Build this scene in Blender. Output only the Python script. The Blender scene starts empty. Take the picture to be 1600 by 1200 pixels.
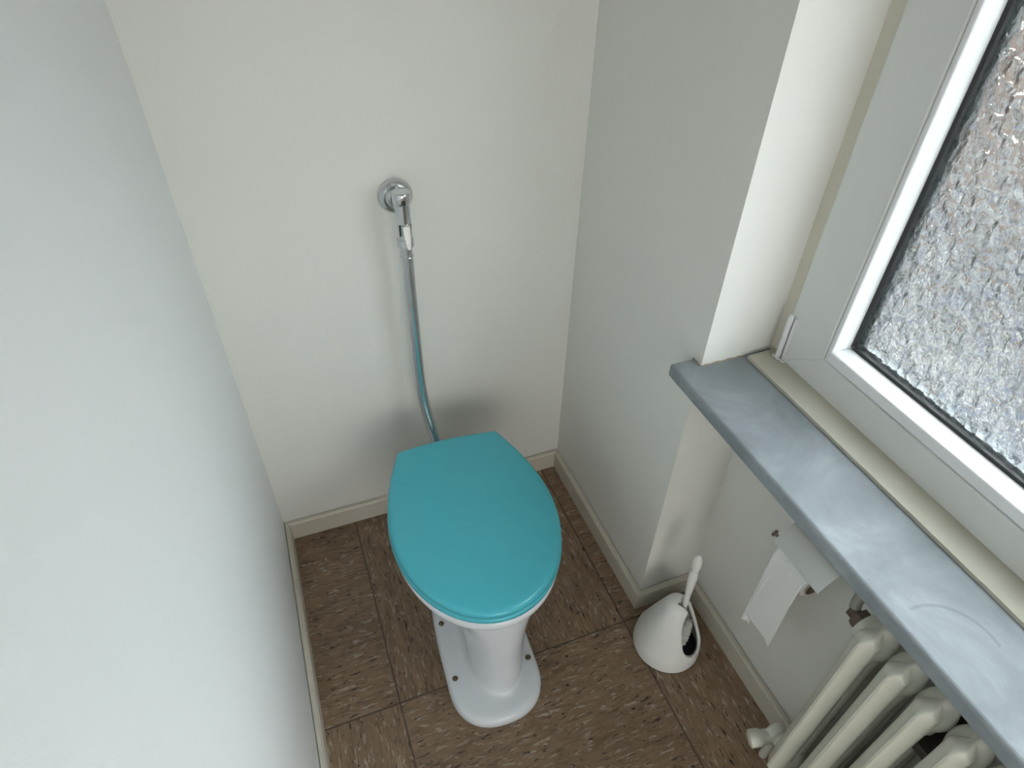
import bpy, bmesh, math, random
from mathutils import Vector, Matrix

random.seed(7)
C = bpy.context.scene
COL = C.collection
PI = math.pi

# ------------------------------------------------------------------ camera
cam_d = bpy.data.cameras.new('camera')
cam_d.sensor_width = 36.0
cam_d.lens = 36.0 * 1022.6 / 1600.0
cam_d.clip_start = 0.02
cam = bpy.data.objects.new('camera', cam_d)
COL.objects.link(cam)
_r = Vector((0.934, -0.3567, 0.0191)).normalized()
_f = Vector((0.2806, 0.6995, -0.6573)).normalized()
_u = _r.cross(_f).normalized()
_r = _f.cross(_u).normalized()
_m = Matrix((_r, _u, -_f)).transposed().to_4x4()
_m.translation = Vector((0.181, -1.3647, 1.6919))
cam.matrix_world = _m
C.camera = cam

# ------------------------------------------------------------------ world: overcast sky
w = bpy.data.worlds.new('sky')
C.world = w
w.use_nodes = True
nt = w.node_tree
nt.nodes.clear()
_out = nt.nodes.new('ShaderNodeOutputWorld')
_bg = nt.nodes.new('ShaderNodeBackground')
_tc = nt.nodes.new('ShaderNodeTexCoord')
_sep = nt.nodes.new('ShaderNodeSeparateXYZ')
_rmp = nt.nodes.new('ShaderNodeValToRGB')
nt.links.new(_tc.outputs['Generated'], _sep.inputs[0])
nt.links.new(_sep.outputs['Z'], _rmp.inputs['Fac'])
_rmp.color_ramp.elements[0].position = 0.0
_rmp.color_ramp.elements[0].color = (0.63, 0.66, 0.68, 1)
_rmp.color_ramp.elements[1].position = 0.9
_rmp.color_ramp.elements[1].color = (0.935, 0.97, 0.995, 1)
nt.links.new(_rmp.outputs['Color'], _bg.inputs['Color'])
_bg.inputs['Strength'].default_value = 4.3
nt.links.new(_bg.outputs[0], _out.inputs[0])

# daylight portal in the window opening
pd = bpy.data.lights.new('window_portal', 'AREA')
pd.shape = 'RECTANGLE'
pd.size = 0.95
pd.size_y = 1.40
pd.cycles.is_portal = True
po = bpy.data.objects.new('window_portal', pd)
COL.objects.link(po)
po.location = (1.16, -1.33, 1.40)
po.rotation_euler = (0, PI / 2, 0)      # shines towards -x

# added fill light in the unseen hall, shining through the doorway behind the viewpoint
hd = bpy.data.lights.new('hall_fill', 'AREA')
hd.shape = 'RECTANGLE'
hd.size = 0.86
hd.size_y = 1.3
hd.energy = 5.3
hd.color = (0.98, 0.98, 0.96)
ho = bpy.data.objects.new('hall_fill', hd)
COL.objects.link(ho)
ho.location = (0.44, -3.25, 0.95)
ho.rotation_euler = (PI / 2, 0, 0)      # shines towards +y

# exposure
C.view_settings.view_transform = 'Standard'
C.view_settings.look = 'None'
C.view_settings.gamma = 1.0
C.view_settings.use_curve_mapping = False
C.view_settings.exposure = 1.47

# ------------------------------------------------------------------ helpers
def mesh_from(bm, name, smooth=False, angle=None):
    me = bpy.data.meshes.new(name)
    bmesh.ops.recalc_face_normals(bm, faces=bm.faces)
    bm.to_mesh(me)
    bm.free()
    if smooth:
        for p in me.polygons:
            p.use_smooth = True
        if angle is not None:
            me.set_sharp_from_angle(angle=math.radians(angle))
    return me

def obj(name, bm, mat, parent=None, smooth=False, angle=None):
    me = mesh_from(bm, name, smooth, angle)
    me.materials.append(mat)
    o = bpy.data.objects.new(name, me)
    COL.objects.link(o)
    if parent is not None:
        o.parent = parent
    return o

def thing(name, label, cat, loc=(0, 0, 0), rotz=0, group=None):
    o = bpy.data.objects.new(name, None)
    o.empty_display_size = 0.05
    COL.objects.link(o)
    o.location = loc
    o.rotation_euler = (0, 0, rotz)
    o['label'] = label
    o['category'] = cat
    if group:
        o['group'] = group
    return o

def struct(name, bm, mat, smooth=False, angle=None):
    o = obj(name, bm, mat, None, smooth, angle)
    o['kind'] = 'structure'
    return o

def box(bm, lo, hi, bevel=0.0, seg=2):
    vs = [bm.verts.new((x, y, z)) for x in (lo[0], hi[0]) for y in (lo[1], hi[1]) for z in (lo[2], hi[2])]
    F = [(0, 1, 3, 2), (4, 6, 7, 5), (0, 4, 5, 1), (2, 3, 7, 6), (0, 2, 6, 4), (1, 5, 7, 3)]
    fs = [bm.faces.new([vs[i] for i in f]) for f in F]
    if bevel > 0:
        es = set()
        for f in fs:
            es.update(f.edges)
        bmesh.ops.bevel(bm, geom=list(es), offset=bevel, segments=seg, profile=0.5, affect='EDGES')

def prism(bm, pts, axis, a, b):
    """extrude closed polygon pts (2-D) along axis ('x','y','z') from a to b"""
    def mk(p, t):
        if axis == 'x':
            return (t, p[0], p[1])
        if axis == 'y':
            return (p[0], t, p[1])
        return (p[0], p[1], t)
    A = [bm.verts.new(mk(p, a)) for p in pts]
    B = [bm.verts.new(mk(p, b)) for p in pts]
    n = len(pts)
    for i in range(n):
        j = (i + 1) % n
        bm.faces.new((A[i], A[j], B[j], B[i]))
    bm.faces.new(A)
    bm.faces.new(B[::-1])

def loft(bm, rings, cap0=True, cap1=True, closed=True):
    V = [[bm.verts.new(p) for p in r] for r in rings]
    n = len(V[0])
    for a, b in zip(V, V[1:]):
        for i in range(n if closed else n - 1):
            j = (i + 1) % n
            bm.faces.new((a[i], a[j], b[j], b[i]))
    if cap0:
        bm.faces.new(V[0][::-1])
    if cap1:
        bm.faces.new(V[-1])
    return V

def frame_axes(d):
    d = d.normalized()
    up = Vector((0, 0, 1)) if abs(d.z) < 0.9 else Vector((1, 0, 0))
    a = d.cross(up).normalized()
    b = a.cross(d).normalized()
    return a, b

def lathe(bm, prof, origin=(0, 0, 0), axis=(0, 0, 1), n=48, cap0=True, cap1=True):
    """prof: list of (t along axis, radius)"""
    ax = Vector(axis).normalized()
    a, b = frame_axes(ax)
    o = Vector(origin)
    rings = []
    for t, r in prof:
        rings.append([o + ax * t + (a * math.cos(2 * PI * i / n) + b * math.sin(2 * PI * i / n)) * max(r, 1e-5) for i in range(n)])
    loft(bm, rings, cap0, cap1)

def catmull(pts, sub=8):
    P = [Vector(p) for p in pts]
    P = [P[0] * 2 - P[1]] + P + [P[-1] * 2 - P[-2]]
    out = []
    for i in range(1, len(P) - 2):
        for k in range(sub):
            t = k / sub
            p0, p1, p2, p3 = P[i - 1], P[i], P[i + 1], P[i + 2]
            out.append(0.5 * ((2 * p1) + (p2 - p0) * t + (2 * p0 - 5 * p1 + 4 * p2 - p3) * t * t + (3 * p1 - p0 - 3 * p2 + p3) * t ** 3))
    out.append(P[-2])
    return out

def tube(bm, path, rad, n=24, cap=True):
    P = [Vector(p) for p in path]
    rads = rad if isinstance(rad, (list, tuple)) else [rad] * len(P)
    t0 = (P[1] - P[0]).normalized()
    a, b = frame_axes(t0)
    rings = []
    for i, p in enumerate(P):
        if i == 0:
            t = P[1] - P[0]
        elif i == len(P) - 1:
            t = P[-1] - P[-2]
        else:
            t = P[i + 1] - P[i - 1]
        t.normalize()
        a = (a - t * a.dot(t)).normalized()
        b = t.cross(a)
        rings.append([p + (a * math.cos(2 * PI * k / n) + b * math.sin(2 * PI * k / n)) * rads[i] for k in range(n)])
    loft(bm, rings, cap, cap)

# ------------------------------------------------------------------ materials
def new_mat(name):
    m = bpy.data.materials.new(name)
    m.use_nodes = True
    t = m.node_tree
    return m, t, t.nodes['Principled BSDF']

def N(t, kind, **kw):
    n = t.nodes.new(kind)
    for k, v in kw.items():
        setattr(n, k, v)
    return n

def coords(t, scale=(1, 1, 1), rot=(0, 0, 0)):
    tc = N(t, 'ShaderNodeTexCoord')
    mp = N(t, 'ShaderNodeMapping')
    mp.inputs['Scale'].default_value = scale
    mp.inputs['Rotation'].default_value = rot
    t.links.new(tc.outputs['Object'], mp.inputs['Vector'])
    return mp.outputs['Vector']

def noise(t, vec, scale, detail=4, rough=0.5, dist=0.0):
    n = N(t, 'ShaderNodeTexNoise')
    n.inputs['Scale'].default_value = scale
    n.inputs['Detail'].default_value = detail
    n.inputs['Roughness'].default_value = rough
    n.inputs['Distortion'].default_value = dist
    t.links.new(vec, n.inputs['Vector'])
    return n.outputs['Fac']

def ramp(t, fac, stops, interp='LINEAR'):
    r = N(t, 'ShaderNodeValToRGB')
    r.color_ramp.interpolation = interp
    el = r.color_ramp.elements
    while len(el) < len(stops):
        el.new(0.5)
    for e, (p, c) in zip(el, stops):
        e.position = p
        e.color = c if len(c) == 4 else (*c, 1)
    t.links.new(fac, r.inputs['Fac'])
    return r.outputs['Color']

def mix(t, fac, a, b, mode='MIX'):
    m = N(t, 'ShaderNodeMix', data_type='RGBA', blend_type=mode)
    if isinstance(fac, (int, float)):
        m.inputs[0].default_value = fac
    else:
        t.links.new(fac, m.inputs[0])
    for s, v in ((6, a), (7, b)):
        if isinstance(v, (tuple, list)):
            m.inputs[s].default_value = v if len(v) == 4 else (*v, 1)
        else:
            t.links.new(v, m.inputs[s])
    return m.outputs[2]

def bump(t, p, height, strength=0.2, dist=0.002):
    b = N(t, 'ShaderNodeBump')
    b.inputs['Strength'].default_value = strength
    b.inputs['Distance'].default_value = dist
    t.links.new(height, b.inputs['Height'])
    t.links.new(b.outputs['Normal'], p.inputs['Normal'])

def math_n(t, op, a, b=None):
    m = N(t, 'ShaderNodeMath', operation=op)
    for i, v in enumerate((a, b)):
        if v is None:
            continue
        if isinstance(v, (int, float)):
            m.inputs[i].default_value = v
        else:
            t.links.new(v, m.inputs[i])
    return m.outputs[0]

def paint(name, col, rough=0.6, bump_s=0.25, specks=True):
    m, t, p = new_mat(name)
    v = coords(t)
    tint = noise(t, v, 2.2, 3)
    c = mix(t, tint, tuple(x * 0.965 for x in col), tuple(min(1, x * 1.02) for x in col))
    if specks:
        vo = N(t, 'ShaderNodeTexVoronoi', feature='F1')
        vo.inputs['Scale'].default_value = 17.0
        t.links.new(v, vo.inputs['Vector'])
        sp = ramp(t, vo.outputs['Distance'], [(0.0, (1, 1, 1)), (0.035, (0, 0, 0))])
        rnd = ramp(t, vo.outputs['Color'], [(0.70, (0, 0, 0)), (0.74, (1, 1, 1))])
        msk = mix(t, 1.0, sp, rnd, 'MULTIPLY')
        c = mix(t, msk, c, tuple(x * 0.45 for x in col))
    t.links.new(c, p.inputs['Base Color'])
    p.inputs['Roughness'].default_value = rough
    h1 = noise(t, v, 90, 5, 0.6)
    h2 = noise(t, v, 420, 3, 0.6)
    h3 = noise(t, v, 14, 2)
    h = math_n(t, 'ADD', math_n(t, 'MULTIPLY', h1, 0.6), math_n(t, 'ADD', math_n(t, 'MULTIPLY', h2, 0.3), math_n(t, 'MULTIPLY', h3, 1.2)))
    bump(t, p, h, bump_s, 0.0025)
    return m

M = {}
M['wall'] = paint('wall_paint', (0.82, 0.815, 0.765), 0.62)
M['wall_white'] = paint('white_gloss_wall_paint', (0.86, 0.872, 0.875), 0.45, 0.22)
M['ceiling'] = paint('ceiling_paint', (0.78, 0.78, 0.76), 0.8, 0.2, False)
M['skirting'] = None

def skirting_mat():
    m, t, p = new_mat('cream_skirting_paint')
    v = coords(t)
    d = ramp(t, noise(t, v, 55, 5, 0.7), [(0.58, (0, 0, 0)), (0.78, (1, 1, 1))])
    big = noise(t, v, 7, 3)
    c = mix(t, big, (0.61, 0.56, 0.465), (0.69, 0.64, 0.55))
    c = mix(t, math_n(t, 'MULTIPLY', d, 0.45), c, (0.30, 0.26, 0.20))
    t.links.new(c, p.inputs['Base Color'])
    p.inputs['Roughness'].default_value = 0.5
    bump(t, p, noise(t, v, 60, 4), 0.25, 0.002)
    return m
M['skirting'] = skirting_mat()

def simple(name, col, rough=0.4, metal=0.0, bump_scale=None, bump_s=0.1, vary=0.04, coat=0.0):
    m, t, p = new_mat(name)
    v = coords(t)
    n = noise(t, v, 12, 4)
    c = mix(t, n, tuple(x * (1 - vary) for x in col), tuple(min(1, x * (1 + vary)) for x in col))
    t.links.new(c, p.inputs['Base Color'])
    p.inputs['Roughness'].default_value = rough
    p.inputs['Metallic'].default_value = metal
    if coat:
        p.inputs['Coat Weight'].default_value = coat
        p.inputs['Coat Roughness'].default_value = 0.08
    if bump_scale:
        bump(t, p, noise(t, v, bump_scale, 4), bump_s, 0.002)
    return m

M['porcelain'] = simple('white_porcelain', (0.80, 0.83, 0.875), 0.12, vary=0.015)
M['teal'] = simple('teal_plastic', (0.080, 0.50, 0.60), 0.20, vary=0.02)
M['chrome'] = simple('chrome', (0.66, 0.68, 0.70), 0.11, 1.0)
M['steel'] = simple('dull_chrome', (0.62, 0.64, 0.655), 0.27, 1.0, 140, 0.05)
M['brushed'] = simple('brushed_steel', (0.50, 0.50, 0.48), 0.20, 1.0, 90, 0.04)
M['white_plastic'] = simple('white_plastic', (0.84, 0.84, 0.81), 0.42, bump_scale=300, bump_s=0.04)
M['black'] = simple('black_rubber', (0.012, 0.012, 0.014), 0.5)
M['screw'] = simple('old_brass', (0.16, 0.13, 0.08), 0.4, 0.8, 300, 0.3)
M['rust'] = simple('rusty_iron', (0.17, 0.125, 0.10), 0.6, 0.5, 160, 0.4, 0.35)
M['dark_iron'] = simple('dark_iron', (0.05, 0.04, 0.035), 0.6, 0.4, 160, 0.4, 0.3)
M['greyiron'] = simple('grey_iron', (0.42, 0.42, 0.38), 0.5, 0.5, 160, 0.3, 0.2)
M['radiator'] = simple('cream_gloss_enamel', (0.68, 0.68, 0.59), 0.22, bump_scale=45, bump_s=0.10, vary=0.05)
M['pvc'] = simple('white_pvc', (0.70, 0.71, 0.69), 0.35, vary=0.02)
M['pvc_bright'] = simple('bright_white_pvc', (0.80, 0.81, 0.82), 0.3, vary=0.02)
M['ledge'] = simple('cream_ledge_paint', (0.50, 0.485, 0.40), 0.45, bump_scale=60, bump_s=0.2, vary=0.08)
M['outer'] = simple('cream_frame_paint', (0.70, 0.66, 0.56), 0.5, bump_scale=50, bump_s=0.35, vary=0.08)
M['bristle'] = simple('white_bristle', (0.72, 0.72, 0.68), 0.7)
M['sealant'] = simple('grubby_sealant', (0.33, 0.26, 0.19), 0.7, bump_scale=120, bump_s=0.3, vary=0.3)
M['spacer'] = simple('dark_grey_spacer', (0.10, 0.11, 0.115), 0.35, 0.3)
M['card'] = simple('cardboard', (0.36, 0.31, 0.24), 0.85, vary=0.1)
M['bulb'] = None

def paper_mat():
    m, t, p = new_mat('toilet_tissue')
    v = coords(t)
    p.inputs['Base Color'].default_value = (0.80, 0.80, 0.78, 1)
    p.inputs['Roughness'].default_value = 0.9
    vo = N(t, 'ShaderNodeTexVoronoi', feature='DISTANCE_TO_EDGE')
    vo.inputs['Scale'].default_value = 260
    t.links.new(v, vo.inputs['Vector'])
    h = math_n(t, 'ADD', vo.outputs['Distance'], math_n(t, 'MULTIPLY', noise(t, v, 60, 4), 0.8))
    bump(t, p, h, 0.35, 0.002)
    return m
M['paper'] = paper_mat()

def sill_mat():
    m, t, p = new_mat('grey_stone_sill')
    v = coords(t)
    big = noise(t, v, 5.5, 6, 0.62, 0.6)
    c = ramp(t, big, [(0.30, (0.175, 0.197, 0.210)), (0.52, (0.265, 0.293, 0.314)), (0.70, (0.385, 0.42, 0.448))])
    fine = noise(t, v, 70, 6, 0.7)
    c = mix(t, math_n(t, 'MULTIPLY', fine, 0.35), c, (0.22, 0.235, 0.25))
    # a few pale flecks
    vo = N(t, 'ShaderNodeTexVoronoi')
    vo.inputs['Scale'].default_value = 14
    t.links.new(v, vo.inputs['Vector'])
    sp = ramp(t, vo.outputs['Distance'], [(0.0, (1, 1, 1)), (0.05, (0, 0, 0))])
    rn = ramp(t, vo.outputs['Color'], [(0.74, (0, 0, 0)), (0.78, (1, 1, 1))])
    c = mix(t, mix(t, 1.0, sp, rn, 'MULTIPLY'), c, (0.7, 0.7, 0.68))
    # curved scratch: arc of a circle on the top face
    tc = N(t, 'ShaderNodeTexCoord')
    def arc(cx, cy, r, wd, y_hi):
        vm = N(t, 'ShaderNodeVectorMath', operation='DISTANCE')
        t.links.new(tc.outputs['Object'], vm.inputs[0])
        vm.inputs[1].default_value = (cx, cy, 0.877)
        d = math_n(t, 'ABSOLUTE', math_n(t, 'SUBTRACT', vm.outputs['Value'], r))
        return ramp(t, d, [(0.0, (1, 1, 1)), (wd, (0, 0, 0))])
    sx = N(t, 'ShaderNodeSeparateXYZ')
    t.links.new(tc.outputs['Object'], sx.inputs[0])
    side = math_n(t, 'GREATER_THAN', sx.outputs['X'], 0.877)
    a = math_n(t, 'MULTIPLY', arc(0.8835, -1.1880, 0.0655, 0.0011, 0), math_n(t, 'GREATER_THAN', sx.outputs['Y'], -1.206))
    a = math_n(t, 'MULTIPLY', a, side)
    c = mix(t, math_n(t, 'MULTIPLY', a, 0.42), c, (0.10, 0.11, 0.12))
    t.links.new(c, p.inputs['Base Color'])
    p.inputs['Specular IOR Level'].default_value = 0.35
    rg = ramp(t, noise(t, v, 9, 5, 0.6, 0.5), [(0.3, (0.34, 0.34, 0.34)), (0.7, (0.48, 0.48, 0.48))])
    t.links.new(rg, p.inputs['Roughness'])
    bump(t, p, noise(t, v, 40, 5), 0.12, 0.002)
    return m
M['sill'] = sill_mat()

def floor_mat():
    m, t, p = new_mat('marbled_brown_vinyl_tiles')
    tc = N(t, 'ShaderNodeTexCoord')
    sx = N(t, 'ShaderNodeSeparateXYZ')
    t.links.new(tc.outputs['Object'], sx.inputs[0])
    TX, TY = 0.635, 0.595
    ux = math_n(t, 'DIVIDE', math_n(t, 'SUBTRACT', sx.outputs['X'], 0.203), TX)
    uy = math_n(t, 'DIVIDE', math_n(t, 'SUBTRACT', sx.outputs['Y'], -0.015), TY)
    par = math_n(t, 'ADD', math_n(t, 'FLOOR', ux), math_n(t, 'FLOOR', uy))
    chk = math_n(t, 'ABSOLUTE', math_n(t, 'MODULO', par, 2.0))
    chk = math_n(t, 'GREATER_THAN', chk, 0.5)      # 1 -> grain along y

    def chips(sc):
        mp = N(t, 'ShaderNodeMapping')
        mp.inputs['Scale'].default_value = sc
        t.links.new(tc.outputs['Object'], mp.inputs['Vector'])
        v = mp.outputs['Vector']
        d = noise(t, v, 1.0, 3.5, 0.62, 0.7)
        mp2 = N(t, 'ShaderNodeMapping')
        mp2.inputs['Scale'].default_value = tuple(s * 0.8 for s in sc)
        mp2.inputs['Location'].default_value = (31, 17, 5)
        t.links.new(tc.outputs['Object'], mp2.inputs['Vector'])
        l = noise(t, mp2.outputs['Vector'], 1.0, 3.5, 0.62, 0.7)
        mp3 = N(t, 'ShaderNodeMapping')
        mp3.inputs['Scale'].default_value = tuple(s * 0.35 for s in sc)
        mp3.inputs['Location'].default_value = (3, 87, 5)
        t.links.new(tc.outputs['Object'], mp3.inputs['Vector'])
        b = noise(t, mp3.outputs['Vector'], 1.0, 5, 0.6, 0.3)
        return d, l, b
    dx, lx, bx_ = chips((36, 160, 100))
    dy, ly, by_ = chips((160, 36, 100))
    def sel(a, b):
        mm = N(t, 'ShaderNodeMix', data_type='FLOAT')
        t.links.new(chk, mm.inputs[0])
        t.links.new(a, mm.inputs[2])
        t.links.new(b, mm.inputs[3])
        return mm.outputs[0]
    D, L, B = sel(dx, dy), sel(lx, ly), sel(bx_, by_)
    c = ramp(t, B, [(0.28, (0.185, 0.115, 0.068)), (0.5, (0.262, 0.172, 0.106)), (0.72, (0.340, 0.235, 0.152))])
    c = mix(t, ramp(t, L, [(0.57, (0, 0, 0)), (0.66, (0.9, 0.9, 0.9))]), c, (0.50, 0.42, 0.34))
    c = mix(t, ramp(t, D, [(0.59, (0, 0, 0)), (0.66, (1, 1, 1))]), c, (0.035, 0.026, 0.020))
    # wear and grime in large irregular patches
    v0 = coords(t)
    g = ramp(t, noise(t, v0, 3.6, 5, 0.6, 0.8), [(0.35, (0.72, 0.70, 0.68)), (0.62, (1, 1, 1))])
    c = mix(t, 0.8, c, g, 'MULTIPLY')
    # joints
    def line(u, T):
        fr = math_n(t, 'FRACT', u)
        e = math_n(t, 'MINIMUM', fr, math_n(t, 'SUBTRACT', 1.0, fr))
        return math_n(t, 'LESS_THAN', math_n(t, 'MULTIPLY', e, T), 0.0022)
    j = math_n(t, 'MAXIMUM', line(ux, TX), line(uy, TY))
    c = mix(t, math_n(t, 'MULTIPLY', j, 0.75), c, (0.050, 0.038, 0.028))
    t.links.new(c, p.inputs['Base Color'])
    p.inputs['Roughness'].default_value = 0.5
    h = math_n(t, 'SUBTRACT', math_n(t, 'MULTIPLY', D, -0.4), math_n(t, 'MULTIPLY', j, 0.6))
    bump(t, p, h, 0.25, 0.002)
    return m
M['floor'] = floor_mat()

def glass_mat():
    m = bpy.data.materials.new('hammered_window_glass')
    m.use_nodes = True
    t = m.node_tree
    t.nodes.clear()
    out = N(t, 'ShaderNodeOutputMaterial')
    gl = N(t, 'ShaderNodeBsdfGlass')
    gl.inputs['IOR'].default_value = 1.5
    gl.inputs['Roughness'].default_value = 0.02
    gl.inputs['Color'].default_value = (0.93, 0.96, 0.96, 1)
    tr = N(t, 'ShaderNodeBsdfTransparent')
    tr.inputs['Color'].default_value = (0.92, 0.95, 0.95, 1)
    ms = N(t, 'ShaderNodeMixShader')
    ms.inputs[0].default_value = 0.25
    t.links.new(gl.outputs[0], ms.inputs[1])
    t.links.new(tr.outputs[0], ms.inputs[2])
    t.links.new(ms.outputs[0], out.inputs[0])
    tc = N(t, 'ShaderNodeTexCoord')
    mp = N(t, 'ShaderNodeMapping')
    mp.inputs['Scale'].default_value = (1, 1.0, 0.62)
    t.links.new(tc.outputs['Object'], mp.inputs['Vector'])
    wob = N(t, 'ShaderNodeTexNoise')
    wob.inputs['Scale'].default_value = 60
    t.links.new(mp.outputs['Vector'], wob.inputs['Vector'])
    add = N(t, 'ShaderNodeMix', data_type='VECTOR')
    add.inputs[0].default_value = 0.012
    t.links.new(mp.outputs['Vector'], add.inputs[4])
    t.links.new(wob.outputs['Color'], add.inputs[5])
    vo = N(t, 'ShaderNodeTexVoronoi', feature='SMOOTH_F1')
    vo.inputs['Scale'].default_value = 54
    vo.inputs['Smoothness'].default_value = 0.08
    vo.distance = 'CHEBYCHEV'
    t.links.new(add.outputs[1], vo.inputs['Vector'])
    n2 = noise(t, mp.outputs['Vector'], 90, 2, 0.5, 0.6)
    h = math_n(t, 'ADD', vo.outputs['Distance'], math_n(t, 'MULTIPLY', n2, 0.22))
    b = N(t, 'ShaderNodeBump')
    b.inputs['Strength'].default_value = 1.0
    b.inputs['Distance'].default_value = 0.0095
    t.links.new(h, b.inputs['Height'])
    t.links.new(b.outputs['Normal'], gl.inputs['Normal'])
    return m
M['glass'] = glass_mat()

def ground_mat():
    m, t, p = new_mat('courtyard_stones')
    v = coords(t)
    vo = N(t, 'ShaderNodeTexVoronoi')
    vo.inputs['Scale'].default_value = 2.6
    t.links.new(v, vo.inputs['Vector'])
    sp = N(t, 'ShaderNodeSeparateColor')
    t.links.new(vo.outputs['Color'], sp.inputs[0])
    c = ramp(t, sp.outputs[0], [(0.0, (0.006, 0.012, 0.030)), (0.22, (0.008, 0.020, 0.055)), (0.30, (0.014, 0.015, 0.015)), (0.52, (0.040, 0.036, 0.029)), (0.66, (0.030, 0.019, 0.013)), (0.80, (0.075, 0.070, 0.060)), (0.94, (0.16, 0.16, 0.15))], 'CONSTANT')
    g = noise(t, v, 0.8, 4)
    c = mix(t, 0.6, c, ramp(t, g, [(0.3, (0.5, 0.5, 0.5)), (0.7, (1.2, 1.15, 1.1))]), 'MULTIPLY')
    t.links.new(c, p.inputs['Base Color'])
    p.inputs['Roughness'].default_value = 0.8
    return m
M['ground'] = ground_mat()
def brick_mat():
    m, t, p = new_mat('pale_brown_brickwork')
    tc = N(t, 'ShaderNodeTexCoord')
    mp = N(t, 'ShaderNodeMapping')
    mp.inputs['Rotation'].default_value = (PI / 2, 0, PI / 2)
    t.links.new(tc.outputs['Object'], mp.inputs['Vector'])
    br = N(t, 'ShaderNodeTexBrick')
    br.inputs['Color1'].default_value = (0.075, 0.046, 0.032, 1)
    br.inputs['Color2'].default_value = (0.055, 0.036, 0.026, 1)
    br.inputs['Mortar'].default_value = (0.09, 0.082, 0.072, 1)
    br.inputs['Scale'].default_value = 4.5
    t.links.new(mp.outputs['Vector'], br.inputs['Vector'])
    t.links.new(br.outputs['Color'], p.inputs['Base Color'])
    p.inputs['Roughness'].default_value = 0.85
    return m
M['brick'] = brick_mat()

def outsill_mat():
    m, t, p = new_mat('outer_sill_tiles')
    tc = N(t, 'ShaderNodeTexCoord')
    br = N(t, 'ShaderNodeTexBrick')
    br.offset = 0.0
    br.inputs['Color1'].default_value = (0.020, 0.028, 0.045, 1)
    br.inputs['Color2'].default_value = (0.075, 0.055, 0.040, 1)
    br.inputs['Mortar'].default_value = (0.50, 0.49, 0.46, 1)
    br.inputs['Scale'].default_value = 9.0
    br.inputs['Mortar Size'].default_value = 0.045
    br.inputs['Row Height'].default_value = 0.45
    t.links.new(tc.outputs['Object'], br.inputs['Vector'])
    t.links.new(br.outputs['Color'], p.inputs['Base Color'])
    p.inputs['Roughness'].default_value = 0.6
    return m
M['outsill'] = outsill_mat()

# ------------------------------------------------------------------ room shell
W = 0.9          # right wall face (pier)
D = 0.5717       # pier depth
RX = 1.064       # recess wall face under the window
YF = -2.30       # front wall (with the open doorway)
YH = -3.35       # far wall of the hall behind it
YW = -2.08       # other side of the window recess
H = 2.5
SZ = 0.877       # sill top
OX = 1.215        # outer face of the right wall
WT = 1.92        # window head

bm = bmesh.new()
box(bm, (-0.12, YH - 0.12, -0.12), (OX, 0.12, 0.0))
floor = struct('floor', bm, M['floor'])
bm = bmesh.new()
box(bm, (-0.12, YH - 0.12, H), (OX, 0.12, H + 0.12))
struct('ceiling', bm, M['ceiling'])
bm = bmesh.new()
box(bm, (-0.12, 0.0, 0.0), (OX, 0.12, H))
struct('wall_back', bm, M['wall'])
bm = bmesh.new()
box(bm, (-0.12, YF, 0.0), (0.0, 0.0, H))
struct('wall_left', bm, M['wall_white'])
bm = bmesh.new()
box(bm, (-0.12, YF - 0.12, 0.0), (0.05, YF, H))
box(bm, (0.87, YF - 0.12, 0.0), (OX, YF, H))
box(bm, (0.05, YF - 0.12, 2.05), (0.87, YF, H))
struct('wall_front', bm, M['wall'])
bm = bmesh.new()
box(bm, (-0.12, YH - 0.12, 0.0), (OX, YH, H))
box(bm, (-0.12, YH, 0.0), (0.0, YF - 0.12, H))
box(bm, (OX - 0.1, YH, 0.0), (OX, YF - 0.12, H))
struct('wall_hall', bm, M['wall'])
# right wall: plan outline of the piers, parapet under the window, lintel over it
bm = bmesh.new()
box(bm, (W, -D, 0.0), (OX, 0.0, H))
box(bm, (W, YF, 0.0), (OX, YW, H))
box(bm, (RX, YW, 0.0), (OX, -D, 0.858))
box(bm, (W, YW, WT), (OX, -D, H))
bmesh.ops.remove_doubles(bm, verts=bm.verts, dist=1e-5)
struct('wall_right', bm, M['wall'])

# skirting boards: profile with a small chamfer, a hair off the plaster
BH, BT, GAP = 0.0702, 0.0157, 0.0020
def skirt(bm, p0, p1, nrm, e0=0.0, e1=0.0):
    """board along p0->p1 (2-D, on the wall face), nrm points into the room; e0/e1 = mitre (+1 outer corner, -1 inner)"""
    p0, p1, n = Vector(p0), Vector(p1), Vector(nrm)
    d = (p1 - p0).normalized()
    prof = [(GAP, 0.0), (BT, 0.0), (BT, BH - 0.006), (BT - 0.0045, BH), (GAP, BH)]
    A, B = [], []
    for off, z in prof:
        a = p0 + n * off - d * off * e0
        b = p1 + n * off + d * off * e1
        A.append(bm.verts.new((a.x, a.y, z)))
        B.append(bm.verts.new((b.x, b.y, z)))
    k = len(prof)
    for i in range(k):
        j = (i + 1) % k
        bm.faces.new((A[i], A[j], B[j], B[i]))
    bm.faces.new(A)
    bm.faces.new(B[::-1])
bm = bmesh.new()
skirt(bm, (0, 0), (W, 0), (0, -1), -1, -1)
struct('baseboard_back', bm, M['skirting'])
bm = bmesh.new()
skirt(bm, (0, YF), (0, 0), (1, 0), -1, -1)
struct('baseboard_left', bm, M['skirting'])
bm = bmesh.new()
skirt(bm, (W, 0), (W, -D), (-1, 0), -1, 1)
skirt(bm, (W, -D), (RX, -D), (0, -1), 1, -1)
skirt(bm, (RX, -D), (RX, YW), (-1, 0), -1, 0)
struct('baseboard_right', bm, M['skirting'])

# tiled sill on the outside of the window
bm = bmesh.new()
prism(bm, [(1.136, 0.8585), (1.245, 0.8585), (1.245, 0.866), (1.136, 0.874)], 'y', -D - 0.001, YW + 0.001)
struct('trim_1', bm, M['outsill'])

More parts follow.
